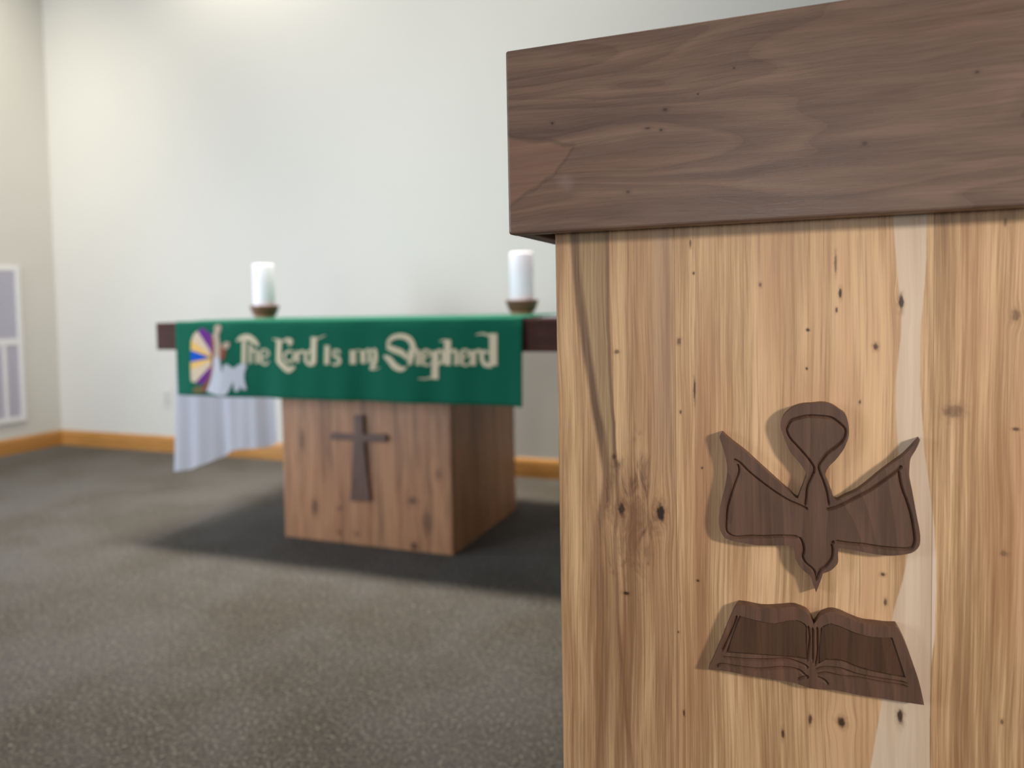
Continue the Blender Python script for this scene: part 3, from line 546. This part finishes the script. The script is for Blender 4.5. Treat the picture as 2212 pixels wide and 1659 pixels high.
for wd, i0, i1 in words:
    bm = bmesh.new()
    for i in range(i0, i1): stroke(bm, TEXT[i][0], [q*.88 for q in TEXT[i][1]], .0012+.00003*(i % 7))
    setp(rebase(mesh('word', bm, M_tan, ru)), 'cream felt lettering reading '+wd)
FC = dict(cream=(208, 188, 162), gold=(228, 182, 104), purple=(104, 44, 128), blue=(10, 82, 190), brown=(132, 76, 58), olive=(110, 98, 62), beige=(178, 160, 142), white=(186, 188, 196))
NM = dict(cream='ray', gold='ray', purple='ray', blue='ray', brown='robe', olive='ground_patch', beige='figure_cloth', white='robe_and_lamb')
fm = {k: felt('felt_'+k, v) for k, v in FC.items()}
for i, (k, p) in enumerate(FIG):
    bm = bmesh.new(); q = smooth_closed(p, 3, 40) if k in ('brown', 'beige', 'white', 'olive') else [Vector(a) for a in p]
    applique(bm, q, .0012+.0004*(i >= 7)+.0004*(i >= 9)+.0003*(i >= 12)+.00002*i)
    bmesh.ops.triangulate(bm, faces=bm.faces[:])
    setp(rebase(mesh(NM[k], bm, fm[k], ru)), k+' felt piece of the runner picture')

# candles in their wooden bowls
M_wax = NB('candle_wax'); 
M_wax = M_wax.done(lin(253, 246, 255), .5, .4)
M_bowl = walnut('bowl_wood', 'x', (112, 72, 52), 9., rough=.35)
M_wick = plain('wick', lin(60, 50, 45))
M_foot = plain('bowl_foot_wood', lin(168, 140, 100), .5)
def candle_set(x, y, lab, lab2, h):
    z = .9583
    b = empty('candle_holder', (x, y, z), lab2, 'candle holder', 'turned candle bowls on the altar')
    mesh('bowl', lathe([(0, .012), (.050, .012), (.054, .014), (.058, .024), (.0685, .052), (.071, .060), (.069, .062), (.064, .060), (.0555, .036), (.054, .030), (0, .030)]), M_bowl, b, smooth=True)
    mesh('foot', lathe([(0, 0), (.046, 0), (.048, .002), (.048, .0118), (0, .0118)]), M_foot, b, smooth=False)
    c = empty('pillar_candle', (x, y, z+.0302), lab, 'candle', 'white pillar candles on the altar')
    mesh('wax', lathe([(0, 0), (.0485, 0), (.050, .003), (.050, h-.008), (.0485, h-.002), (.045, h), (.035, h-.004), (.012, h-.007), (0, h-.007)]), M_wax, c, smooth=True)
    w_ = mesh('wick', lathe([(0, h-.007), (.0013, h-.007), (.0013, h+.006), (0, h+.007)], 8), M_wick, c)
candle_set(-2.426, 2.93, 'white pillar candle at the left end of the altar, above the robed figure', 'dark turned wooden bowl under the left altar candle', .232)
candle_set(-1.084, 2.93, 'white pillar candle at the right end of the altar, nearest the lectern', 'dark turned wooden bowl under the right altar candle, nearest the lectern', .232)

# ------------------------------------------------------------------ lectern (ambo) in the foreground
FX0, FY, FZ1, FZ0, PX, PY = -.2822, .7252, 1.2595, 1.0695, -.2406, .7552
FX1, PX1 = FX0+.66, PX+.5768
FYB, PYB = 1.13, 1.10
LEC = (.047, .93, 0)
lec = empty('lectern', LEC, 'large wooden lectern with dark walnut top and pale knotty pedestal in the foreground', 'lectern')
r_ = lambda x: x-LEC[0]; q_ = lambda y: y-LEC[1]
hm_ = hickory('lectern_pedestal_wood', (LEC[0], 0), KNOTS, .00045, PY-LEC[1], [SEAM[0][0], SEAM[1][0]+.001], seed=1.)
mesh('pedestal', box(r_(PX), r_(PX1), q_(PY), q_(PYB), 0, FZ0+.03, .0012), hm_, lec)
M_fas = walnut('lectern_walnut', 'x', (118, 93, 80), 0., knots=WKNOTS, off=(LEC[0], 0), rough=.34)
M_side = walnut('lectern_side_walnut', 'x', (100, 80, 68), 3.)
TH = .019
mesh('front_board', box(r_(FX0), r_(FX1), q_(FY), q_(FY+TH), FZ0, FZ1, .0028, 3), M_fas, lec)
mesh('side_board', box(r_(FX0+.0006), r_(FX0+TH), q_(FY+TH), q_(FYB-TH), FZ0+.0006, FZ1-.001, .0012), M_side, lec)
mesh('side_board', box(r_(FX1-TH), r_(FX1-.0006), q_(FY+TH), q_(FYB-TH), FZ0+.0006, FZ1-.001, .0012), M_side, lec)
mesh('rear_board', box(r_(FX0), r_(FX1), q_(FYB-TH), q_(FYB), FZ0, FZ1-.03, .0028), M_side, lec)
mesh('top_panel', box(r_(FX0+TH), r_(FX1-TH), q_(FY+TH), q_(FYB-TH), FZ1-.045, FZ1-.025), M_side, lec)
mesh('cleat', box(r_(PX), r_(PX1), q_(PY), q_(PYB), FZ0+.030, FZ1-.045), M_side, lec)

M_emb = walnut('emblem_walnut', 'z', (99, 71, 57), 5., .008, .1, rough=.5)
M_emb2 = walnut('book_walnut', 'z', (104, 74, 58), 15., .012, .15, rough=.5)
EY = .0115
yb = q_(PY)+.0003; yf = q_(PY)-EY
def emblem(name, outline, grooves, pans, mat, label):
    ol = smooth_closed([(r_(p[0]), p[1]) for p in outline], 4, 38)
    o = mesh(name, prism(ol, yf, yb, .0010, 2), mat, lec)
    cut = []
    for P in pans:
        q = smooth_closed([(r_(p[0]), p[1]) for p in P], 3, 30); cut.append(prism(q, yf-.003, yf+.0022))
    for g_ in grooves:
        P = [(r_(p[0]), p[1]) for p in g_]; run = [P[0]]
        for a, c, d in zip(P, P[1:], P[2:]+[None]):
            run.append(c)
            if d is not None and (Vector(c)-Vector(a)).angle(Vector(d)-Vector(c)) > math.radians(48): cut.append(groove(run, yf, .0021)); run = [c]
        if len(run) > 1: cut.append(groove(run, yf, .0021))
    carve(o, cut)
    return setp(o, label)
emblem('dove_emblem', DOVE, DOVE_G, [], M_emb, 'carved dark walnut dove diving with spread wings')
bk = emblem('book_emblem', BOOK, BOOK_G, BOOK_P, M_emb2, 'carved dark walnut open book')
M_page = walnut('page_walnut', 'z', (84, 56, 38), 22., .012, .15, rough=.5)
for P in BOOK_P:
    q = smooth_closed([(r_(p[0]), p[1]) for p in P], 3, 30)
    c = sum((Vector(a) for a in q), Vector((0, 0)))/len(q)
    q = [c+(Vector(a)-c)*.975 for a in q]
    mesh('page', prism(q, yf+.0010, yf+.0026, .0006, 1), M_page, bk)
